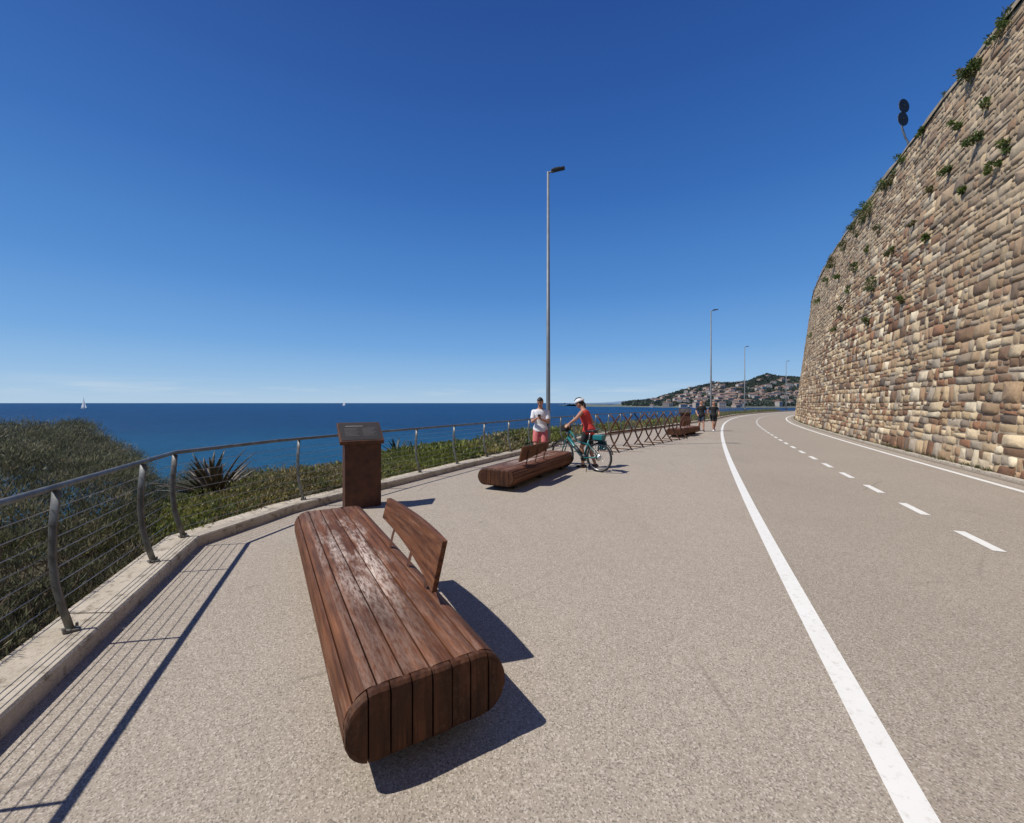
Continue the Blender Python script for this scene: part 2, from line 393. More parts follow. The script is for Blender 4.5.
# ---------------------------------------------------------------- leaves
def leaves(name,cent,rad,cnt,ln,wd,col,mat=m_leaf,up=.4,flat=.8,surf=.5,parent=None,cj=.25,minz=-.1):
    cent=np.array(cent,float);rad=np.array(rad,float);cnt=np.array(cnt,int);col=np.array(col,float)
    ix=np.repeat(np.arange(len(cent)),cnt); n=len(ix)
    dr=rng.normal(size=(n,3)); dr/=np.linalg.norm(dr,axis=1)[:,None]; dr[:,2]=np.where(dr[:,2]<minz,-dr[:,2],dr[:,2])
    rr=rng.uniform(0,1,n)**surf
    P=cent[ix]+dr*(rad[ix]*rr)[:,None]*np.array([1,1,flat])
    ax=dr*.6+rng.normal(size=(n,3))*.45+np.array([0,0,up]); ax/=np.linalg.norm(ax,axis=1)[:,None]
    sd=np.cross(ax,rng.normal(size=(n,3))); sd/=np.linalg.norm(sd,axis=1)[:,None]+1e-9
    lx=(np.broadcast_to(ln,(len(cent),))[ix]*rng.uniform(.6,1.3,n))[:,None]; wx=(np.broadcast_to(wd,(len(cent),))[ix]*rng.uniform(.7,1.2,n))[:,None]
    V=np.stack([P,P+ax*lx*.5+sd*wx*.5,P+ax*lx,P+ax*lx*.5-sd*wx*.5],1).reshape(-1,3)
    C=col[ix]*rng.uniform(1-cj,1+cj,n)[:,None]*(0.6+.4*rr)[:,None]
    return npmesh(name,V,np.arange(n*4).reshape(-1,4),mat,np.repeat(C,4,axis=0),parent=parent)
cen=[];rad=[];cnt=[];ln=[];wd=[];col=[]
greens=np.array([(.20,.235,.06),(.27,.29,.065),(.15,.19,.055),(.31,.29,.09),(.12,.16,.055),(.31,.26,.13)])
tend=KL[np.argmin(abs(K[:,1]-75))]
for i in range(6000):
    t=random.uniform(tc-.2,tend) if random.random()<.35 else random.uniform(tc-.2,tc+14)
    u=.45+5.0*random.random()**1.3
    x,y=kp(t,u); x=float(x);y=float(y); D=math.hypot(x,y)
    if D<3: continue
    big=1 if D<14 else 1.6
    r=random.uniform(.13,.3)*big
    hh=.22+.26*(.5+.5*math.sin(x*1.3+2*math.sin(y*.9)))+.12*random.random()
    if u<.8: hh*=.55
    hh+= -.12*max(0,(7.5-y))/3
    cen.append((x,y,float(zg(u))+hh*.7)); rad.append(r)
    cnt.append(int(46 if D<11 else 22)); ln.append(.06 if D<11 else .13); wd.append(.022 if D<11 else .06)
    g=greens[int((.5+.5*math.sin(x*.9+y*.5+random.random()*2.5))*5.99)]; col.append(g*random.uniform(.75,1.3))
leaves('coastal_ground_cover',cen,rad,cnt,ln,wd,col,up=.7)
def rail_u(x,y):
    best=1e9
    for i in range(0,8):
        p=np.array([x,y])-K[i]; tt=np.clip(p@dn[i],0,L[i]); q=p-dn[i]*tt; dd=np.linalg.norm(q)*(1 if q@nl[i]>0 else -1)
        if abs(dd)<abs(best): best=dd
    return best
def topz(x,y):
    q=-x-.95*max(0,y-4.2)+.55*max(0,3.6-y); return float(np.interp(q,[3.2,3.7,4.1,4.6,5.2,6.2,9],[-.1,.40,.72,.90,1.0,1.08,1.25]))
gr2=[(.215,.22,.14),(.26,.26,.17),(.165,.175,.11),(.32,.29,.19),(.12,.13,.08),(.19,.215,.115)]
cen=[];rad=[];cnt=[];col=[]
for i in range(13000):
    x=-2.6-8.4*random.random()**1.15;y=random.uniform(.6,10.); u=rail_u(x,y)
    if u<.40: continue
    tz=topz(x,y)+.14*math.sin(x*2.1+1)*math.sin(y*1.7)+.12*math.sin(x*5+y*4)
    tz=min(tz,.15+1.1*(u-.40)) if u<1.3 else tz
    g=float(zg(u)); 
    if tz-g<.1: continue
    z=max(g+.05,tz-abs(random.gauss(0,.3))); r=random.uniform(.07,.17)*(1 if u<3 else 1.35); cen.append((x,y,z)); rad.append(r); cnt.append(38)
    col.append(np.array(random.choice(gr2))*random.uniform(.65,1.25))
print('shrub clumps',len(cen))
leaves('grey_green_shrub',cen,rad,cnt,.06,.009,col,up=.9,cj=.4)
b=B()
for i in range(900):
    x=random.uniform(-7,-2.7);y=random.uniform(1.2,6.5);u=rail_u(x,y)
    if u<.4: continue
    z0=float(zg(u)); tp=topz(x,y); tp=min(tp,.15+1.1*(u-.4)) if u<1.3 else tp; h=max(.2,tp-z0)*random.uniform(.8,1.2)
    p=Vector((x,y,z0-.02)); dr=Vector((random.uniform(-.6,.6),random.uniform(-.6,.6),1)).normalized(); pts=[p];
    for k in range(4):
        p=p+dr*h/4; dr=(dr+Vector((random.uniform(-.3,.3),random.uniform(-.3,.3),.0))).normalized(); pts.append(p)
    b.tube(pts,[.006,.005,.004,.003,.0015],n=4)
b.build('shrub_branches',M('twig_bark',(.32,.25,.18),(.15,.12,.085),12,.9))
cen=[];rad=[];cnt=[];col=[]
for i in range(1300):
    t=random.uniform(tc-7,tc+16);u=random.uniform(.34,1.0);x,y=kp(t,u); cen.append((float(x),float(y),float(zg(u))+.02));rad.append(random.uniform(.04,.1));cnt.append(16)
    col.append(random.choice([(.30,.25,.15),(.21,.21,.09),(.38,.32,.2),(.15,.18,.075)]))
leaves('dry_grass',cen,rad,cnt,.10,.007,col,up=1.2)
def agave(loc,n,L,W,colr,name):
    b=B()
    for i in range(n):
        az=i*2.399+random.random()*.4; el=math.radians(random.uniform(15,80)); l=L*random.uniform(.7,1.1)
        hd=Vector((math.cos(az),math.sin(az),0)); p=Vector(loc); e=el; pts=[];r=[]
        for k in range(7):
            pts.append(p.copy()); w=W*[.6,1,1.1,.95,.7,.4,.04][k]; r.append((w,w*.22+.002)); p=p+(hd*math.cos(e)+Vector((0,0,math.sin(e))))*l/6; e-=random.uniform(.0,.14)
        b.tube(pts,r,side=Vector((-hd.y,hd.x,0)),n=6)
    return b.build(name,M(name+'_leaf',colr,tuple(x*.5 for x in colr),5,.5),None,True)
agave((-4.95,6.9,-.0),26,.9,.055,(.13,.10,.06),'agave_plant')
agave((-5.45,7.4,-.1),20,.85,.055,(.10,.095,.055),'agave_plant')
agave((-3.15,11.2,.12),30,.6,.035,(.035,.06,.03),'yucca_plant')
agave((-2.75,11.4,.10),22,.5,.03,(.04,.065,.03),'yucca_plant')
def wall_plants():
    cen=[];rad=[];cnt=[];ln=[];col=[]
    lst=[(872,207,.55,12),(866,214,.45,9),(887,186,.4,8),(893,178,.3,5),(836,262,.45,9),(828,280,.35,6),(977,72,.35,9),(981,64,.3,6),(1003,30,.3,6),(1012,18,.3,6),(980,140,.25,5),(876,285,.35,7),(1007,150,.22,4),(858,232,.35,5),(905,160,.3,5),(820,300,.35,6),(812,335,.35,5),(846,246,.35,6),(915,222,.15,2),(960,125,.2,3),(815,325,.4,5),(1000,165,.15,3),(880,230,.25,4),(925,132,.2,3),(856,225,.35,6),(840,275,.3,5),(895,250,.22,4),(933,190,.2,3),(870,320,.2,3),(950,170,.18,3),(905,300,.15,3),(990,100,.2,3),(858,265,.3,5),(850,290,.25,4),(843,310,.25,4),(868,250,.25,4),(930,235,.15,3),(965,190,.15,3),(836,330,.25,3)]
    for px,py,r,dens in lst:
        p,a=wallpt(px,py); x,y=cp(a,5.28+BAT*p.z-.1); 
        for k in range(dens):
            cen.append((float(x)+random.uniform(-r,r)*.6,float(y)+random.uniform(-r,r)*.7,p.z+random.uniform(-r,r)*.7)); rad.append(r*random.uniform(.25,.5)); cnt.append(80); ln.append(.09)
            col.append(np.array(random.choice([(.12,.17,.045),(.18,.23,.06),(.08,.12,.035),(.22,.20,.09)])))
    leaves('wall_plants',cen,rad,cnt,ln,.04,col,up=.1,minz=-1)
    cen=[];rad=[];cnt=[];col=[]
    for i in range(420):
        a=random.uniform(-10,90); k=math.sin(a*.8+1)*math.sin(a*.33+1)
        if k<.0 and random.random()<.75: continue
        o=random.uniform(-.02,.5); x,y=cp(a,5.28+BAT*H+o)
        r=random.uniform(.05,.22)*(.6+max(0,k)); cen.append((float(x),float(y),H+.1)); rad.append(r);cnt.append(50);col.append(random.choice([(.16,.17,.06),(.28,.24,.13),(.09,.12,.035),(.22,.19,.09)]))
    leaves('wall_top_grass',cen,rad,cnt,.13,.018,col,up=1.)
    cen=[];rad=[];cnt=[];col=[]
    for i in range(300):
        a=random.uniform(-10,60); x,y=cp(a,random.uniform(5.2,5.3)); cen.append((float(x),float(y),.02)); rad.append(random.uniform(.03,.12));cnt.append(26);col.append(random.choice([(.14,.15,.05),(.24,.2,.1),(.08,.11,.03)]))
    leaves('gutter_weeds',cen,rad,cnt,.08,.014,col,up=1.)
wall_plants()
# ---------------------------------------------------------------- road sign above the wall (seen from behind)
p,a=wallpt(905,156)
sg=empty('traffic_sign',(p.x+.12,p.y,H)); b=B()
b.tube([(0,0,-.1),(-.02,0,.4),(-.12,0,.55),(-.26,0,.95),(-.26,0,2.05)],.035,n=8); b.build('pole',m_galv,sg,True)
b=B(); dv=Vector((.25,-1,0)).normalized()
for xc,zc in ((-.24,1.83),(-.28,1.30)):
    c=Vector((xc,0,zc))+dv*.05
    b.tube([c-dv*.012,c+dv*.012],.28,n=28); b.box(c,(.05,.09,.08))
b.build('discs',m_sign,sg)
b=B()
for xc,zc in ((-.24,1.83),(-.28,1.30)):
    c=Vector((xc,0,zc))+dv*.036; b.tube([c-dv*.016,c-dv*.004],.255,n=28)
b.build('sign_faces',m_white,sg)
# ---------------------------------------------------------------- benches
def bench(loc,rz,L=3.35):
    e=empty('park_bench',(loc[0],loc[1],0),rz); W=.745;z0=.085;z1=.40;R=.135
    P=[]
    for a0,cx,cz in ((1.5,-W/2+R,z0+R),(1.0,-W/2+R,z1-R),(.5,W/2-R,z1-R),(0.,W/2-R,z0+R)):
        for k in range(9):
            w=math.pi*a0-(math.pi/2)*k/8; P.append((cx+R*math.cos(w),cz+R*math.sin(w)))
    P=np.array(P); dl=np.hypot(*np.diff(P,axis=0).T); T=np.concatenate([[0],np.cumsum(dl)]); 
    def at(t): return np.array([np.interp(t,T,P[:,0]),np.interp(t,T,P[:,1])])
    def nrm(t):
        d=at(min(t+.004,T[-1]))-at(max(t-.004,0)); d/=np.linalg.norm(d); return np.array([-d[1],d[0]])
    nb=12; g=.0045; b=B()
    for k in range(nb):
        ta=T[-1]*k/nb+g; tb=T[-1]*(k+1)/nb-g; ring=[]
        tt=np.linspace(ta,tb,9); outr=[at(t)-nrm(t)*(.005 if i in(0,8) else .0012 if i in (1,7) else 0) for i,t in enumerate(tt)]
        inn=[at(t)-nrm(t)*.035 for t in tt[::-1]]
        ring=[tuple(p) for p in outr+inn]; n=len(ring)
        dz=random.uniform(-.002,.002)
        ys=[-L/2+.0,-L/2+.012,L/2-.012,L/2]; V=[]
        cx=sum(p[0] for p in ring)/n; cz=sum(p[1] for p in ring)/n
        for i,yv in enumerate(ys):
            sh=.97 if i in(0,3) else 1
            V+=[(cx+(x-cx)*sh,yv,cz+(z-cz)*sh+dz) for x,z in ring]
        Fc=[(i*n+j,(i+1)*n+j,(i+1)*n+(j+1)%n,i*n+(j+1)%n) for i in range(3) for j in range(n)]+[tuple(range(n)),tuple(reversed(range(3*n,4*n)))]
        b.add(V,Fc)
    b.build('seat_slats',m_wood,e)
    def zr(x):
        ax=abs(x); 
        if ax<=W/2-R: return z0,z1
        q=math.sqrt(max(0,R*R-(ax-(W/2-R))**2)); return z0+R-q, z1-R+q
    b=B(); nE=8; we=W/nE
    for sgn in (-1,1):
        for k in range(nE):
            xa=-W/2+we*k+.0035; xb=xa+we-.007; xs=np.linspace(xa,xb,6); V=[]
            dd=random.uniform(-.003,.003)
            for (yo,sc) in ((.0015,0.004),(.024,.006),(.037,.018),(.042,.036)):
                lo=[];hi=[]
                for x in xs:
                    a0,a1=zr(x); a0+=sc;a1-=sc
                    if a1<a0: a0=a1=(a0+a1)/2
                    lo.append((x,sgn*(L/2+yo+dd),a0));hi.append((x,sgn*(L/2+yo+dd),a1))
                V+=lo+hi[::-1]
            n=12; Fc=[(i*n+j,i*n+(j+1)%n,(i+1)*n+(j+1)%n,(i+1)*n+j) for i in range(3) for j in range(n)]+[tuple(range(3*n,4*n)),tuple(range(n))]
            if sgn>0: Fc=[tuple(reversed(q)) for q in Fc]
            b.add(V,Fc)
    b.build('end_boards',m_woodend_shaded,e)
    b=B(); b.box((0,0,.235),(W-.12,L-.02,.25));  # added dark box inside the seat, blocks light through the slat gaps
    for yy in (-L/2+.35,0,L/2-.35): b.box((0,yy,.045),(W-.3,.12,.09))
    b.build('light_block_and_feet',m_dark,e)
    b=B(); y0,y1=-1.10,.22; n=16; V=[]
    for i in range(n+1):
        y=y0+(y1-y0)*i/n; bow=.035*(1-((y-(y0+y1)/2)/((y1-y0)/2))**2); f=i/n; zb=.47+.13*f
        for (dx,z) in ((.0+.03*f,zb),(.07,.765),(.105,.765),(.035+.03*f,zb)):
            V.append((.20+dx+bow,y,z))
    Fc=[(i*4+j,i*4+(j+1)%4,(i+1)*4+(j+1)%4,(i+1)*4+j) for i in range(n) for j in range(4)]+[(3,2,1,0),(n*4,n*4+1,n*4+2,n*4+3)]
    b.add(V,Fc); b.build('backrest',m_wood,e,False,.004)
    b=B()
    for y in (y0+.25,(y0+y1)/2,y1-.2):
        bow=.035*(1-((y-(y0+y1)/2)/((y1-y0)/2))**2)
        b.tube([(.235+bow*.5,y,.39),(.25+bow,y,.5),(.255+bow+.055,y,.68)],[(.03,.006),(.03,.006),(.02,.005)],side=(0,1,0),n=4)
    b.build('backrest_brackets',m_rust,e)
    return e
bench((-1.215,3.285),math.radians(30.9),3.27)
bench((.45,8.95),math.radians(-27.5),3.2)
bench((8.6,20.6),math.radians(-38),3.2)
# ---------------------------------------------------------------- info lectern
def lectern(loc,rz,s=1):
    e=empty('information_lectern',(loc[0],loc[1],0),rz); b=B()
    w=.265;d0,d1=-.12,.14
    pr=[(d0,0),(d0,.98),(d1,1.14),(d1,0)]
    V=[(-w,y,z) for y,z in pr]+[(w,y,z) for y,z in pr]
    b.add(V,[(0,1,2,3),(7,6,5,4),(0,4,5,1),(1,5,6,2),(2,6,7,3),(3,7,4,0)]); b.build('pedestal',m_rust,e,False,.006)
    R=Matrix.Rotation(math.radians(34),3,'X'); b=B(); c=Vector((-.02,.03,1.13)); b.box(c,(.64,.48,.07),R=R); b.build('tilted_head',m_rust,e,False,.008)
    b=B(); nz=R@Vector((0,0,1)); b.box(c+nz*.037,(.58,.42,.006),R=R); b.build('panel',M('panel_print',(.03,.026,.024),(.02,.018,.018),5,.65),e)
    b=B(); yv=R@Vector((0,1,0))
    b.box(c+nz*.0415+yv*.13+Vector((-.08,0,0)),(.26,.018,.002),R=R)
    for k in range(7):
        for sx in(-1,1): b.box(c+nz*.0415+yv*(.07-k*.03)+Vector((sx*.13-.01*(k%3),0,0)),(.2-.02*(k%3),.005,.002),R=R)
    b.build('panel_text_lines',M('print_white',(.22,.21,.2),None,5,.7),e)
lectern((-2.33,6.4),math.radians(30)); lectern((10.05,23.9),math.radians(-20))
# ---------------------------------------------------------------- street lamps
def lamp(x,y,h,rz):
    e=empty('street_lamp',(x,y,0),rz); b=B(); b.tube([(0,0,.0),(0,0,1.2),(0,0,h)],[.085,.08,.045],n=14)
    b.tube([(0,0,0),(0,0,.03)],.17,n=8); b.tube([(0,0,h-.06),(.12,0,h),(.2,0,h+.02)],.03,n=8)
    b.box((.0,-.086,.7),(.09,.01,.3)); b.build('pole',m_galv,e,True)
    b=B(); R=Matrix.Rotation(math.radians(-8),3,'Y'); b.box((.36,0,h+.05),(.5,.2,.055),R=R); b.box((.3,0,h+.09),(.26,.14,.04),R=R); b.build('led_head',m_dark,e,False,.01)
lamp(1.33,15.15,10.1,math.radians(-10)); lamp(18.35,38,10.1,math.radians(-25))
for sv,of in ((69.5,-2.3),(99,-3.5),(137,-1.4)): 
    x,y=cp(sv,of); lamp(float(x),float(y),10.1,math.radians(-40))
# ---------------------------------------------------------------- bike racks
def rack():
    e=empty('bike_rack'); p0=Vector((3.15,13.5,0)); p1=Vector((7.6,18.8,0)); dr=(p1-p0).normalized(); sd=Vector((dr.y,-dr.x,0)); b=B(); n=8
    for k in range(n):
        c=p0+(p1-p0)*k/(n-1)
        for sg in(-1,1):
            pts=[];
            for i in range(11):
                z=1.2*i/10; w=.36*abs((z-.62)/.62)**1.5+.03
                pts.append(c+sd*sg*w*(1 if z<.62 else .9)+dr*(.14*(z/.93))*sg+Vector((0,0,z)))
            b.tube(pts,.028,n=7)
        b.tube([c-sd*.30+Vector((0,0,.005)),c+sd*.30+Vector((0,0,.005))],[(.03,.006)]*2,n=4)
    b.tube([p0+Vector((0,0,.62)),p1+Vector((0,0,.62))],.03,n=7)
    b.build('hoops',m_rust,e,True)
rack()
# ---------------------------------------------------------------- bicycle
def bicycle(rear,front):
    rear=Vector((*rear,0));front=Vector((*front,0)); d=(front-rear); ang=math.atan2(d.y,d.x)
    e=empty('bicycle',rear,ang)
    R=.34; WB=1.08
    for nm,xc in (('rear_wheel',0),('front_wheel',WB)):
        b=B(); ring=[(xc+R*math.cos(w)*.955,0,R+R*math.sin(w)*.955) for w in np.linspace(0,2*math.pi,41)]
        b.tube(ring,.022,side=(0,1,0),n=8,mi=0,caps=False)
        b.tube([(xc+.298*math.cos(w),0,R+.298*math.sin(w)) for w in np.linspace(0,2*math.pi,41)],.010,side=(0,1,0),n=6,mi=1,caps=False)
        for k in range(24):
            w=k*math.pi/12; b.tube([(xc+.02*math.cos(w+.8),.02*(-1)**k,R+.02*math.sin(w+.8)),(xc+.295*math.cos(w),0,R+.295*math.sin(w))],.0016,n=4,mi=1)
        b.tube([(xc,-.06,R),(xc,.06,R)],.025,n=10,mi=1); b.tube([(xc,.035,R),(xc,.04,R)],.08,n=16,mi=1)
        kk=14 if xc==0 else 12
        b.tube([(xc+.375*math.cos(w),0,R+.375*math.sin(w)) for w in (np.linspace(.1,2.9,kk) if xc==0 else np.linspace(.35,2.7,kk))],[(.026,.004)]*kk,side=(0,1,0),n=6,mi=0)
        b.build(nm,[m_rub,m_chrome],e,True)
    b=B(); bb=(.44,0,.29); st=(.29,0,.72); ht=(.86,0,.92); hb=(.90,0,.76)
    b.tube([bb,(.6,0,.42),hb],[(.035,.045)]*3,n=10); b.tube([(.5,0,.37),(.7,0,.55)],[(.045,.05)]*2,n=8,mi=1)
    b.tube([bb,st],.02,n=8); b.tube([(.31,0,.62),(.6,0,.66),ht],.018,n=8); b.tube([hb,ht],.025,n=8)
    for s in(-1,1):
        b.tube([(.42,s*.03,.29),(0,s*.06,.34)],.012,n=6); b.tube([(.3,s*.02,.65),(0,s*.06,.34)],.010,n=6)
        b.tube([hb,(.93,s*.05,.70),(WB,s*.055,.34)],.014,n=6)
    b.build('frame',[m_teal,m_dark],e,True)
    b=B(); b.tube([st,(.25,0,.90)],.014,n=8,mi=1)
    b.tube([(.08,0,.93),(.16,0,.945),(.28,0,.93),(.38,0,.925)],[(.075,.03),(.08,.03),(.035,.022),(.015,.015)],side=(0,1,0),n=10)
    b.tube([ht,(.84,0,1.02)],.016,n=8,mi=0); b.tube([(.72,-.32,1.03),(.78,-.2,1.05),(.84,-.06,1.03),(.84,.06,1.03),(.78,.2,1.05),(.72,.32,1.03)],.012,n=7)
    for s in(-1,1): b.tube([(.66,s*.34,1.02),(.75,s*.30,1.04)],.017,n=8); b.tube([(.86,s*.18,1.03),(.76,s*.28,1.0)],.006,n=5)
    b.ell((.44,0,.29),(.09,.045,.09)); b.tube([(.44,-.065,.29),(.44,-.06,.29)],.09,n=20,mi=1)
    b.tube([(.44,-.08,.29),(.36,-.09,.14)],.011,n=6,mi=1); b.tube([(.44,.08,.29),(.52,.09,.44)],.011,n=6,mi=1)
    b.box((.35,-.14,.135),(.09,.09,.02)); b.box((.53,.14,.445),(.09,.09,.02))
    b.tube([(.05,.06,.36),(.05,.07,.72)],.006,n=5);b.tube([(.05,-.06,.36),(.05,-.07,.72)],.006,n=5)
    b.box((.02,0,.725),(.38,.13,.014)); b.tube([(.30,.04,.28),(.22,.2,.005)],.009,n=6)
    b.ell((.93,0,.86),(.04,.035,.04),mi=1); b.build('saddle_bars_drivetrain',[m_dark,m_chrome],e,True)
    b=B(); b.box((.0,-.125,.60),(.22,.08,.2)); b.box((0,0,.80),(.26,.17,.12)); b.build('pannier_bags',m_teal,e,False,.02)
    b=B(); b.box((.97,0,.98),(.16,.24,.16)); b.build('handlebar_bag',m_black,e,False,.03)
    return e,ang
RE=(2.02,9.55); FR=(1.27,10.32)
bk,bang=bicycle(RE,FR)
# ---------------------------------------------------------------- people
def ik(a,b,l1,l2,hint):
    a=Vector(a);b=Vector(b);d=b-a;D=min(d.length,(l1+l2)*.995); u=d.normalized(); x=(l1*l1-l2*l2+D*D)/(2*D); h=math.sqrt(max(0,l1*l1-x*x))
    hv=Vector(hint); hv=(hv-u*hv.dot(u)).normalized(); return a+u*x+hv*h, a+u*D
def person(name,loc,yaw,lean=0.,wr=None,feet=None,headp=0,heady=0,shirt=m_white,legs=m_pink,long=False,sleeve=.6,hair=m_hair,voxel=.008,helmet=False,hscale=1.,shoe=m_white,curl=.9,longhair=False):
    e=empty(name,(loc[0],loc[1],0),yaw); e.scale=(hscale,)*3
    LQ=Matrix.Rotation(-lean,3,'X')
    hipc=Vector((0,-.02 if lean else 0,.93)); 
    up=lambda p: hipc+LQ@(Vector(p)-Vector((0,0,.93)))
    spine=[(0,0,.86),(0,.0,.95),(0,.005,1.06),(0,.005,1.18),(0,0,1.30),(0,-.005,1.375),(0,-.01,1.43),(0,-.005,1.47),(0,.01,1.55)]
    sp=[Vector((0,0,.86)) if i==0 else up(p) for i,p in enumerate(spine)]
    sr=[(.15,.10),(.158,.11),(.135,.10),(.14,.10),(.165,.112),(.172,.10),(.128,.078),(.064,.06),(.053,.056)]
    sh={s:up((s*.172,-.005,1.378)) for s in(-1,1)}
    if wr is None: wr={s:up((s*.27,.06,.86)) for s in(-1,1)}
    if feet is None: feet={-1:(-.11,.0),1:(.11,.03)}
    body=B(); body.tube(sp,sr,side=(1,0,0),n=20)
    arms={};lg={}
    for s in(-1,1):
        el,w=ik(sh[s],wr[s],.285,.255,(s*.55,-.6,-.6)); arms[s]=(sh[s],el,w)
        body.ell(sh[s],(.058,.056,.054)); body.tube([sh[s],sh[s].lerp(el,.4),el],[.052,.049,.039],n=10)
        body.ell(el,(.039,.039,.039)); body.tube([el,el.lerp(w,.35),w],[.038,.040,.025],n=10)
        hd=(w-el).normalized()
        pn=Vector((-s*.8,.1,-.55)); pn=(pn-hd*pn.dot(hd)).normalized(); ac=hd.cross(pn)*(-1)
        kn=w+hd*.09; body.tube([w-hd*.01,w+hd*.04,kn],[(.026,.018),(.038,.016),(.041,.014)],side=ac,n=10)
        for f,(o,ll) in enumerate(((-.031,.070),(-.0105,.08),(.0105,.074),(.031,.058))):
            p=kn+ac*o-hd*.008; q=hd.copy(); pts=[p]
            for k in range(3):
                qr=Quaternion(hd.cross(pn),curl*(.35,.75,1.1)[k]); q=qr@hd; p=p+q*ll*(.42,.32,.26)[k]; pts.append(p)
            body.tube(pts,[.0095,.009,.0085,.0065],n=7)
        tb=w+hd*.025-ac*.03; body.tube([tb,tb-ac*.025+hd*.03+pn*.012,tb-ac*.022+hd*.055+pn*.035],[.013,.0105,.008],n=7)
        hip=Vector((s*.088,0,.90)); an=Vector((feet[s][0],feet[s][1],.085+ (feet[s][2] if len(feet[s])>2 else 0)))
        kn_,an2=ik(hip,an,.425,.415,(s*.1,1,0)); lg[s]=(hip,kn_,an2)
        body.tube([hip+Vector((0,0,.03)),hip.lerp(kn_,.4),kn_],[.088,.077,.055],n=14); body.ell(kn_,(.054,.054,.054))
        body.tube([kn_,kn_.lerp(an2,.35),an2],[.052,.057,.036],n=12); body.tube([an2,an2-Vector((0,0,.05))],.036,n=10)
        body.tube([an2+Vector((0,-.05,-.05)),an2+Vector((s*.01,.07,-.055)),an2+Vector((s*.02,.16,-.062))],[(.035,.03),(.042,.026),(.032,.018)],side=(1,0,0),n=10)
    def rem(o,v):
        r=o.modifiers.new('union','REMESH'); r.mode='VOXEL'; r.voxel_size=v; r.use_smooth_shade=True
        sm=o.modifiers.new('soft','SMOOTH'); sm.factor=.5; sm.iterations=3; return o
    rem(body.build('body',m_skin,e),voxel)
    g=B(); inf=.016
    idx=[0,1,2,3,4,5,6]; pts=[sp[i] for i in idx]; pts[0]=pts[0]-Vector((0,0,.02))
    g.tube(pts,[(sr[i][0]+inf+(.022 if i<2 else 0),sr[i][1]+inf+(.028 if i<2 else 0)) for i in idx],side=(1,0,0),n=20)
    for s in(-1,1):
        a,el,w=arms[s]
        if sleeve>0:
            g.ell(a-Vector((0,0,.006)),(.068,.066,.062)); 
            g.tube([a,a.lerp(el,.4),a.lerp(el,sleeve)],[.064,.066,.066],n=12)
        else: g.ell(a.lerp(sp[5],.25),(.055,.065,.055))
    rem(g.build('shirt',shirt,e),voxel*1.2)
    g=B(); g.tube([(0,0,1.0),(0,0,.94),(0,0,.86)],[(.152,.116),(.170,.126),(.162,.118)],side=(1,0,0),n=18)
    for s in(-1,1):
        h,k,a=lg[s]
        g.tube([h,h.lerp(k,.4),h.lerp(k,.78)],[.102,.096,.09],n=14)
    rem(g.build('shorts',legs,e),voxel*1.2)
    g=B()
    for s in(-1,1):
        a=lg[s][2]
        g.tube([a+Vector((0,-.075,-.045)),a+Vector((0,-.03,-.03)),a+Vector((s*.01,.07,-.045)),a+Vector((s*.02,.165,-.058)),a+Vector((s*.02,.195,-.064))],[(.030,.032),(.042,.045),(.048,.034),(.040,.022),(.02,.014)],side=(1,0,0),n=12)
    g.build('shoes',shoe,e,True)
    hc=sp[8]+(LQ@Vector((0,.02,.082)) if lean else Vector((0,.02,.082)))
    R=Matrix.Rotation(heady,3,'Z')@Matrix.Rotation(-headp,3,'X'); hc=hc+Vector((0,math.sin(headp)*.03,-.01*headp))
    h=B()
    def hf(d,p):
        t=max(0,-d.z); return Vector((p.x*(1-.32*t*t),p.y*(1-.12*t)+(.018*t if d.y>0 else .02*t),p.z))
    h.ell(hc,(.076,.096,.118),n=20,k=16,R=R,fn=hf)
    P=lambda x,y,z:hc+R@Vector((x,y,z))
    h.tube([P(0,.088,.018),P(0,.104,-.012),P(0,.112,-.03),P(0,.095,-.038)],[.008,.011,.014,.008],n=8)
    for s in(-1,1):
        h.ell(P(s*.077,-.005,-.01),(.010,.022,.032),R=R,n=8,k=6); h.ell(P(s*.03,.083,.004),(.014,.009,.008),R=R,n=10,k=6,mi=1); h.ell(P(s*.03,.0905,.003),(.0055,.003,.0055),R=R,n=8,k=6,mi=2)
        h.tube([P(s*.015,.092,.024),P(s*.032,.092,.029),P(s*.048,.080,.024)],.0045,n=6,mi=2)
    h.ell(P(0,.088,-.06),(.024,.009,.008),R=R,n=10,k=6,mi=3)
    h.build('head',[m_skin,m_eye,hair,m_lip],e,True)
    h=B()
    def hairf(d,p):
        if d.y>.15 and d.z<.42: return p*.86 
        if d.z<-.35: return p*.84
        return p
    h.ell(P(0,-.010,.012),(.084,.101,.118),n=24,k=18,R=R,fn=hairf)
    if longhair: h.tube([P(0,-.09,.02),P(0,-.12,-.06),P(0,-.10,-.16)],[.03,.035,.012],n=8)
    h.build('hair',hair,e,True)
    if helmet:
        h=B()
        def hf2(d,p): return p if d.z>-.05 else Vector((p.x,p.y,p.z*.1))
        h.ell(P(0,-.01,.045),(.103,.135,.105),n=24,k=14,R=R,fn=hf2); 
        for xx in(-.05,0,.05): h.tube([P(xx,.10,.105),P(xx*1.1,.03,.148),P(xx*1.1,-.05,.148),P(xx,-.11,.10)],[.007,.011,.011,.007],n=6,mi=1)
        h.build('helmet',[m_white,m_dark],e,True)
    return e,arms
yaw=math.radians(172)
e1,ar=person('man_with_phone',(.74,10.75),yaw,lean=.05,wr={-1:(-.07,.27,1.18),1:(.06,.29,1.22)},feet={-1:(-.13,.0),1:(.12,.05)},headp=.55,heady=-.15,shirt=m_white,legs=m_pink,sleeve=.75)
b=B(); b.box((.0,.37,1.26),(.075,.009,.155),R=Matrix.Rotation(math.radians(-45),3,'X')); b.build('smartphone',m_dark,e1,False,.003)
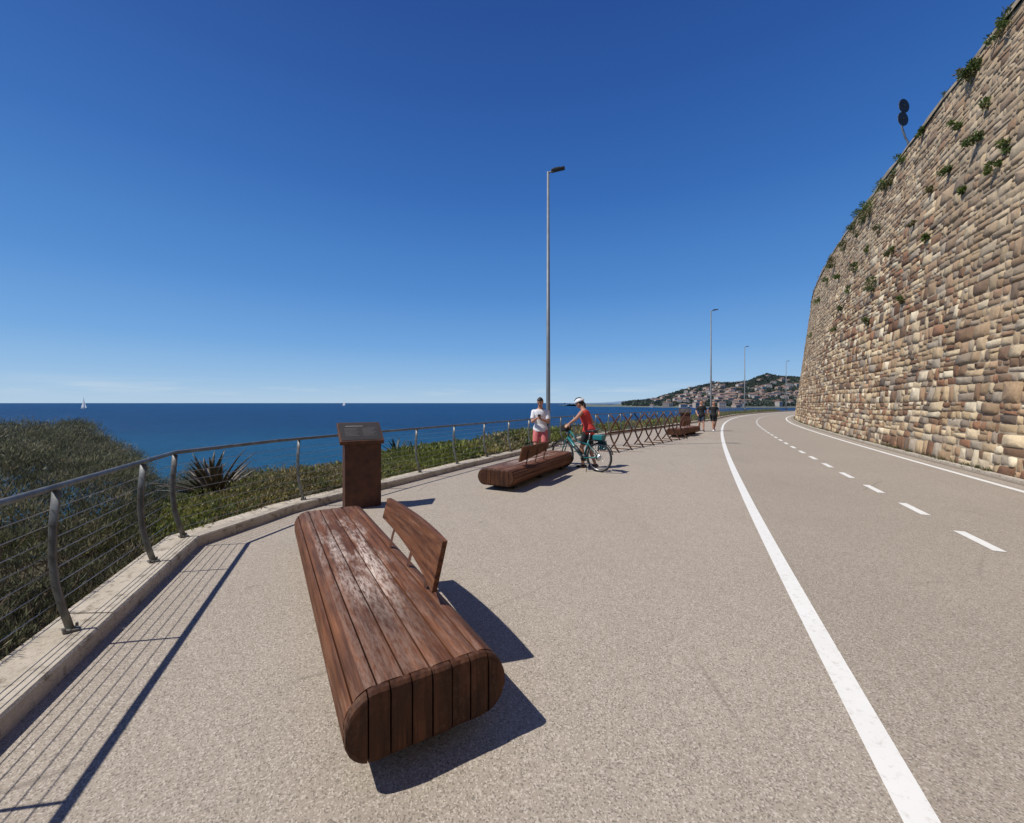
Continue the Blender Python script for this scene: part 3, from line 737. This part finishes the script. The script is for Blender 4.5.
wl=(1.90,10.22); wy=math.atan2(.62,-.85)-math.pi/2
Mi=(Matrix.Translation((wl[0],wl[1],0))@Matrix.Rotation(wy,4,'Z')).inverted()
Mb=Matrix.Translation((*RE,0))@Matrix.Rotation(bang,4,'Z')
g1=Mi@(Mb@Vector((.64,-.33,1.09))); g2=Mi@(Mb@Vector((.66,.30,1.09)))
gs=sorted([g1,g2],key=lambda v:v.x)
person('woman_with_bicycle',wl,wy,lean=.32,wr={-1:gs[0],1:gs[1]},feet={-1:(-.10,.10),1:(.12,-.12)},headp=.35,shirt=m_red,legs=m_black,sleeve=.0,helmet=True,longhair=True,hscale=1.0,shoe=m_black)
person('walking_man',(10.75,23.4),math.radians(165),feet={-1:(-.08,.22),1:(.08,-.2,.04)},shirt=m_black,legs=m_navy,sleeve=.7,voxel=.012,wr={-1:(-.24,-.12,.9),1:(.24,.22,.95)},shoe=m_dark)
person('walking_woman',(11.5,23.5),math.radians(168),feet={-1:(-.07,-.2,.04),1:(.07,.22)},shirt=m_black,legs=m_black,sleeve=.5,voxel=.012,longhair=True,wr={-1:(-.24,.2,.95),1:(.24,-.12,.9)},hscale=.98)
# ---------------------------------------------------------------- sea
def sea():
    m,nt,b=nodes('sea_water'); co=objco(nt)
    n1=noise(nt,objco(nt,(.006,.03,1)),1.,6,.6); n2=noise(nt,objco(nt,(.35,.8,1)),1.,8,.7); n3=noise(nt,objco(nt,(.05,.12,1)),1.,8,.7)
    c=mixc(nt,ramp(nt,n1,[(.35,0.),(.65,1.)]),(.003,.048,.145),(.006,.085,.21)); c=mixc(nt,ramp(nt,n3,[(.4,0.),(.62,.7)]),c,(.003,.030,.095)); c=mixc(nt,ramp(nt,n2,[(.42,0.),(.58,.85)]),c,(.002,.020,.068))
    sx=N(nt,'ShaderNodeSeparateXYZ'); nt.links.new(co,sx.inputs[0]); mr=N(nt,'ShaderNodeMapRange'); nt.links.new(sx.outputs[1],mr.inputs[0])
    for i,v in ((1,20),(2,140),(3,.5),(4,0)): mr.inputs[i].default_value=v
    c=mixc(nt,mr.outputs[0],c,(.006,.15,.26))
    nt.links.new(c,b.inputs['Base Color']); b.inputs['Roughness'].default_value=.4; b.inputs['IOR'].default_value=1.33; b.inputs['Specular IOR Level'].default_value=.12
    bump(nt,b,n2,1.0,.8); return m
b=B(); Rr=40000; b.add([(-Rr,-300,-6),(Rr,-300,-6),(Rr,Rr,-6),(-Rr,Rr,-6)],[(0,1,2,3)]); b.build('sea',sea())
def boat(x,y,s,rz):
    e=empty('sailboat',(x,y,-6),rz); e.scale=(s,)*3; b=B()
    V=[]
    st=[(-5,1.3),(-3,1.7),(0,1.8),(3,1.1),(5.5,.05)]
    for xx,w in st: V+=[(xx,-w,1.1),(xx,-w*.7,.2),(xx,0,-.3),(xx,w*.7,.2),(xx,w,1.1)]
    b.add(V,[(i*5+j,i*5+(j+1)%5,(i+1)*5+(j+1)%5,(i+1)*5+j) for i in range(4) for j in range(5)]+[(0,1,2,3,4)]); b.box((-1,0,1.4),(3.5,1.8,.6)); b.build('hull',m_sail,e)
    b=B(); b.tube([(.6,0,1),(.6,0,15)],.09,n=6); b.tube([(.6,0,2.2),(-4.2,.3,2.2)],.07,n=6); b.build('mast',m_galv,e)
    b=B(); b.add([(.5,0,2.4),(-4.1,.3,2.4),(-2.4,.5,8),(.5,0,14.8)],[(0,1,2,3)]); b.add([(.8,0,13),(5.3,0,1.5),(.9,.6,1.8)],[(0,1,2)]); b.build('sails',m_sail,e)
boat(-543,522,1.0,-.2); boat(-440,1080,1.1,2.6)
# ---------------------------------------------------------------- hills + town
def vn(x,y,s,seed=0):
    r=np.random.default_rng(seed); out=0
    for k in range(5):
        a=r.uniform(0,6.28); f=(1/s)*1.7**k; out=out+np.sin(x*math.cos(a)*f+y*math.sin(a)*f+r.uniform(0,6))*.6**k+np.sin(x*math.cos(a+1.9)*f*1.1+r.uniform(0,6)-y*math.sin(a+1.9)*f)*.6**k
    return out/3
def hh(x,y):
    R=x/y*1000.
    Hx=np.interp(R,[255,290,350,396,430,456,493,540,578,600,620,650,700,800,1000,1400],[-3,3,9,23,31,38,46,49,53,62,69,62,60,68,85,90])
    t=np.clip((y-620)/(400),0,1); t=t*t*(3-2*t); t2=np.clip((1500-y)/400,0,1)
    return -8+(Hx+8)*t*t2+vn(x,y,35,3)*2.5*t+vn(x,y,9,4)*1.2*t
gx=np.linspace(150,1500,220);gy=np.linspace(600,1500,110); X,Y=np.meshgrid(gx,gy); Z=hh(X,Y); n=len(gx)
Fq=np.array([(i*n+j,i*n+j+1,(i+1)*n+j+1,(i+1)*n+j) for i in range(len(gy)-1) for j in range(n-1)])
npmesh('hill',np.stack([X.ravel(),Y.ravel(),Z.ravel()],1),Fq,M('hill_scrub_hazed',(.10,.125,.105),(.135,.145,.115),.03,.95),smooth=True)  # distance haze is mixed into the scrub's base colour
V=[];Fh=[];Ch=[]
wc=[(.66,.62,.54),(.62,.52,.42),(.68,.65,.6),(.6,.50,.42),(.70,.67,.6),(.54,.51,.47)]
for i in range(330):
    y=random.triangular(640,1010,770);r=random.triangular(.33,.85,.52);x=r*y; z=float(hh(x,y))
    if z<-5: z=-5.5
    if z>36 and random.random()<.75: continue
    w=random.uniform(6,12);dd=random.uniform(6,10);hgt=random.choice((4,5,6,8));a=random.uniform(-.5,.5);ca,sa=math.cos(a),math.sin(a)
    def T(px,py,pz): return (x+px*ca-py*sa,y+px*sa+py*ca,z-1+pz)
    c=np.array(random.choice(wc))*.82; rc=np.array((.31,.20,.155))*random.uniform(.8,1.1)
    def quad(ps,cc):
        o=len(V); V.extend(ps); Ch.extend([cc]*4); Fh.append((o,o+1,o+2,o+3))
    w2=w/2;d2=dd/2;H2=hgt+1
    quad([T(-w2,-d2,0),T(w2,-d2,0),T(w2,-d2,H2),T(-w2,-d2,H2)],c); quad([T(w2,-d2,0),T(w2,d2,0),T(w2,d2,H2),T(w2,-d2,H2)],c)
    quad([T(-w2,d2,0),T(-w2,-d2,0),T(-w2,-d2,H2),T(-w2,d2,H2)],c); quad([T(w2,d2,0),T(-w2,d2,0),T(-w2,d2,H2),T(w2,d2,H2)],c)
    e_=.4;rh=H2+1.3
    quad([T(-w2-e_,-d2-e_,H2),T(w2+e_,-d2-e_,H2),T(w2*.5,0,rh),T(-w2*.5,0,rh)],rc); quad([T(w2+e_,d2+e_,H2),T(-w2-e_,d2+e_,H2),T(-w2*.5,0,rh),T(w2*.5,0,rh)],rc)
    quad([T(w2+e_,-d2-e_,H2),T(w2+e_,d2+e_,H2),T(w2*.5,.0,rh),T(w2*.5,.0,rh-.01)],rc); quad([T(-w2-e_,d2+e_,H2),T(-w2-e_,-d2-e_,H2),T(-w2*.5,0,rh),T(-w2*.5,0,rh-.01)],rc)
    for fl in range(int(hgt//3)):
        for k in range(int(w//3)):
            wx=-w2+1.5+3*k; quad([T(wx-.5,-d2-.05,1.9+3*fl),T(wx+.5,-d2-.05,1.9+3*fl),T(wx+.5,-d2-.05,3.3+3*fl),T(wx-.5,-d2-.05,3.3+3*fl)],np.array((.12,.13,.14)))
npmesh('hillside_town',np.array(V),np.array(Fh),m_house,np.array(Ch))
cen=[];rad=[];col=[]
for i in range(8000):
    y=random.uniform(650,1060);r=random.uniform(.27,.85);x=r*y; z=float(hh(x,y))
    if z<-4: continue
    cen.append((x,y,z+.6));rad.append(random.uniform(1.8,5.));col.append(np.array(random.choice([(.08,.11,.09),(.10,.13,.10),(.115,.135,.10),(.07,.095,.085)])))
leaves('distant_trees',cen,rad,[15]*len(cen),3.2,2.6,col,up=.2)
gx=np.linspace(700,5000,120);gy=np.linspace(4500,6000,16);X,Y=np.meshgrid(gx,gy);r=X/Y*1000
Z=-8+(np.interp(r,[180,240,290,340,400,900],[-2,14,36,62,85,160])+8+vn(X,Y,200,9)*9)*np.clip((Y-4500)/900,0,1); n=len(gx)
Fq=np.array([(i*n+j,i*n+j+1,(i+1)*n+j+1,(i+1)*n+j) for i in range(len(gy)-1) for j in range(n-1)])
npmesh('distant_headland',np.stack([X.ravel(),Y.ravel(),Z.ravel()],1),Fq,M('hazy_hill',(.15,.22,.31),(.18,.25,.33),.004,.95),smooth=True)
# ---------------------------------------------------------------- light
tosun=Vector((-.70,-.13,1)).normalized()
w=bpy.data.worlds.new('World'); scene.world=w; w.use_nodes=True; nt=w.node_tree
bg=nt.nodes['Background']; sky=N(nt,'ShaderNodeTexSky',sky_type='NISHITA'); sky.sun_disc=False
sky.sun_elevation=math.asin(tosun.z); sky.sun_rotation=math.atan2(tosun.x,tosun.y); sky.air_density=1.0; sky.dust_density=.2; sky.ozone_density=2.5; sky.altitude=0
STR=.085
tcw=N(nt,'ShaderNodeTexCoord'); sx=N(nt,'ShaderNodeSeparateXYZ'); nt.links.new(tcw.outputs['Generated'],sx.inputs[0])
g=ramp(nt,sx.outputs[2],[(0.,(.42,.61,.82)),(.05,(.29,.51,.80)),(.13,(.155,.38,.75)),(.25,(.075,.26,.65)),(.44,(.030,.148,.49)),(.6,(.018,.094,.375)),(.72,(.012,.066,.30)),(1.,(.006,.038,.21))])
mp=N(nt,'ShaderNodeMapping'); mp.inputs['Scale'].default_value=(5,5,70); nt.links.new(tcw.outputs['Generated'],mp.inputs[0])
cl=ramp(nt,noise(nt,mp.outputs[0],1.,6,.6),[(.48,0.),(.72,.6)]); band=ramp(nt,sx.outputs[2],[(.010,0.),(.028,1.),(.05,0.)])
g=mixc(nt,mul(nt,cl,band),g,(.62,.72,.84))
sc=N(nt,'ShaderNodeVectorMath',operation='SCALE'); sc.inputs['Scale'].default_value=1/STR; nt.links.new(g,sc.inputs[0])
col=mixc(nt,.85,sky.outputs[0],sc.outputs[0])
nt.links.new(col,bg.inputs['Color']); bg.inputs['Strength'].default_value=STR
sd=bpy.data.lights.new('sun','SUN'); sd.energy=4.7; sd.angle=math.radians(.53); sd.color=(1,.955,.88)
so=bpy.data.objects.new('sun',sd); so.rotation_euler=(-tosun).to_track_quat('-Z','Y').to_euler(); so.location=(-20,-5,40); scene.collection.objects.link(so)
cd=bpy.data.cameras.new('camera'); cam=bpy.data.objects.new('camera',cd); scene.collection.objects.link(cam); scene.camera=cam
cam.location=(0,0,EYE); cam.rotation_euler=(math.radians(90),0,0); cd.sensor_width=36; cd.lens=F/1024*36; cd.shift_y=-8.5/1024; cd.clip_start=.05; cd.clip_end=60000
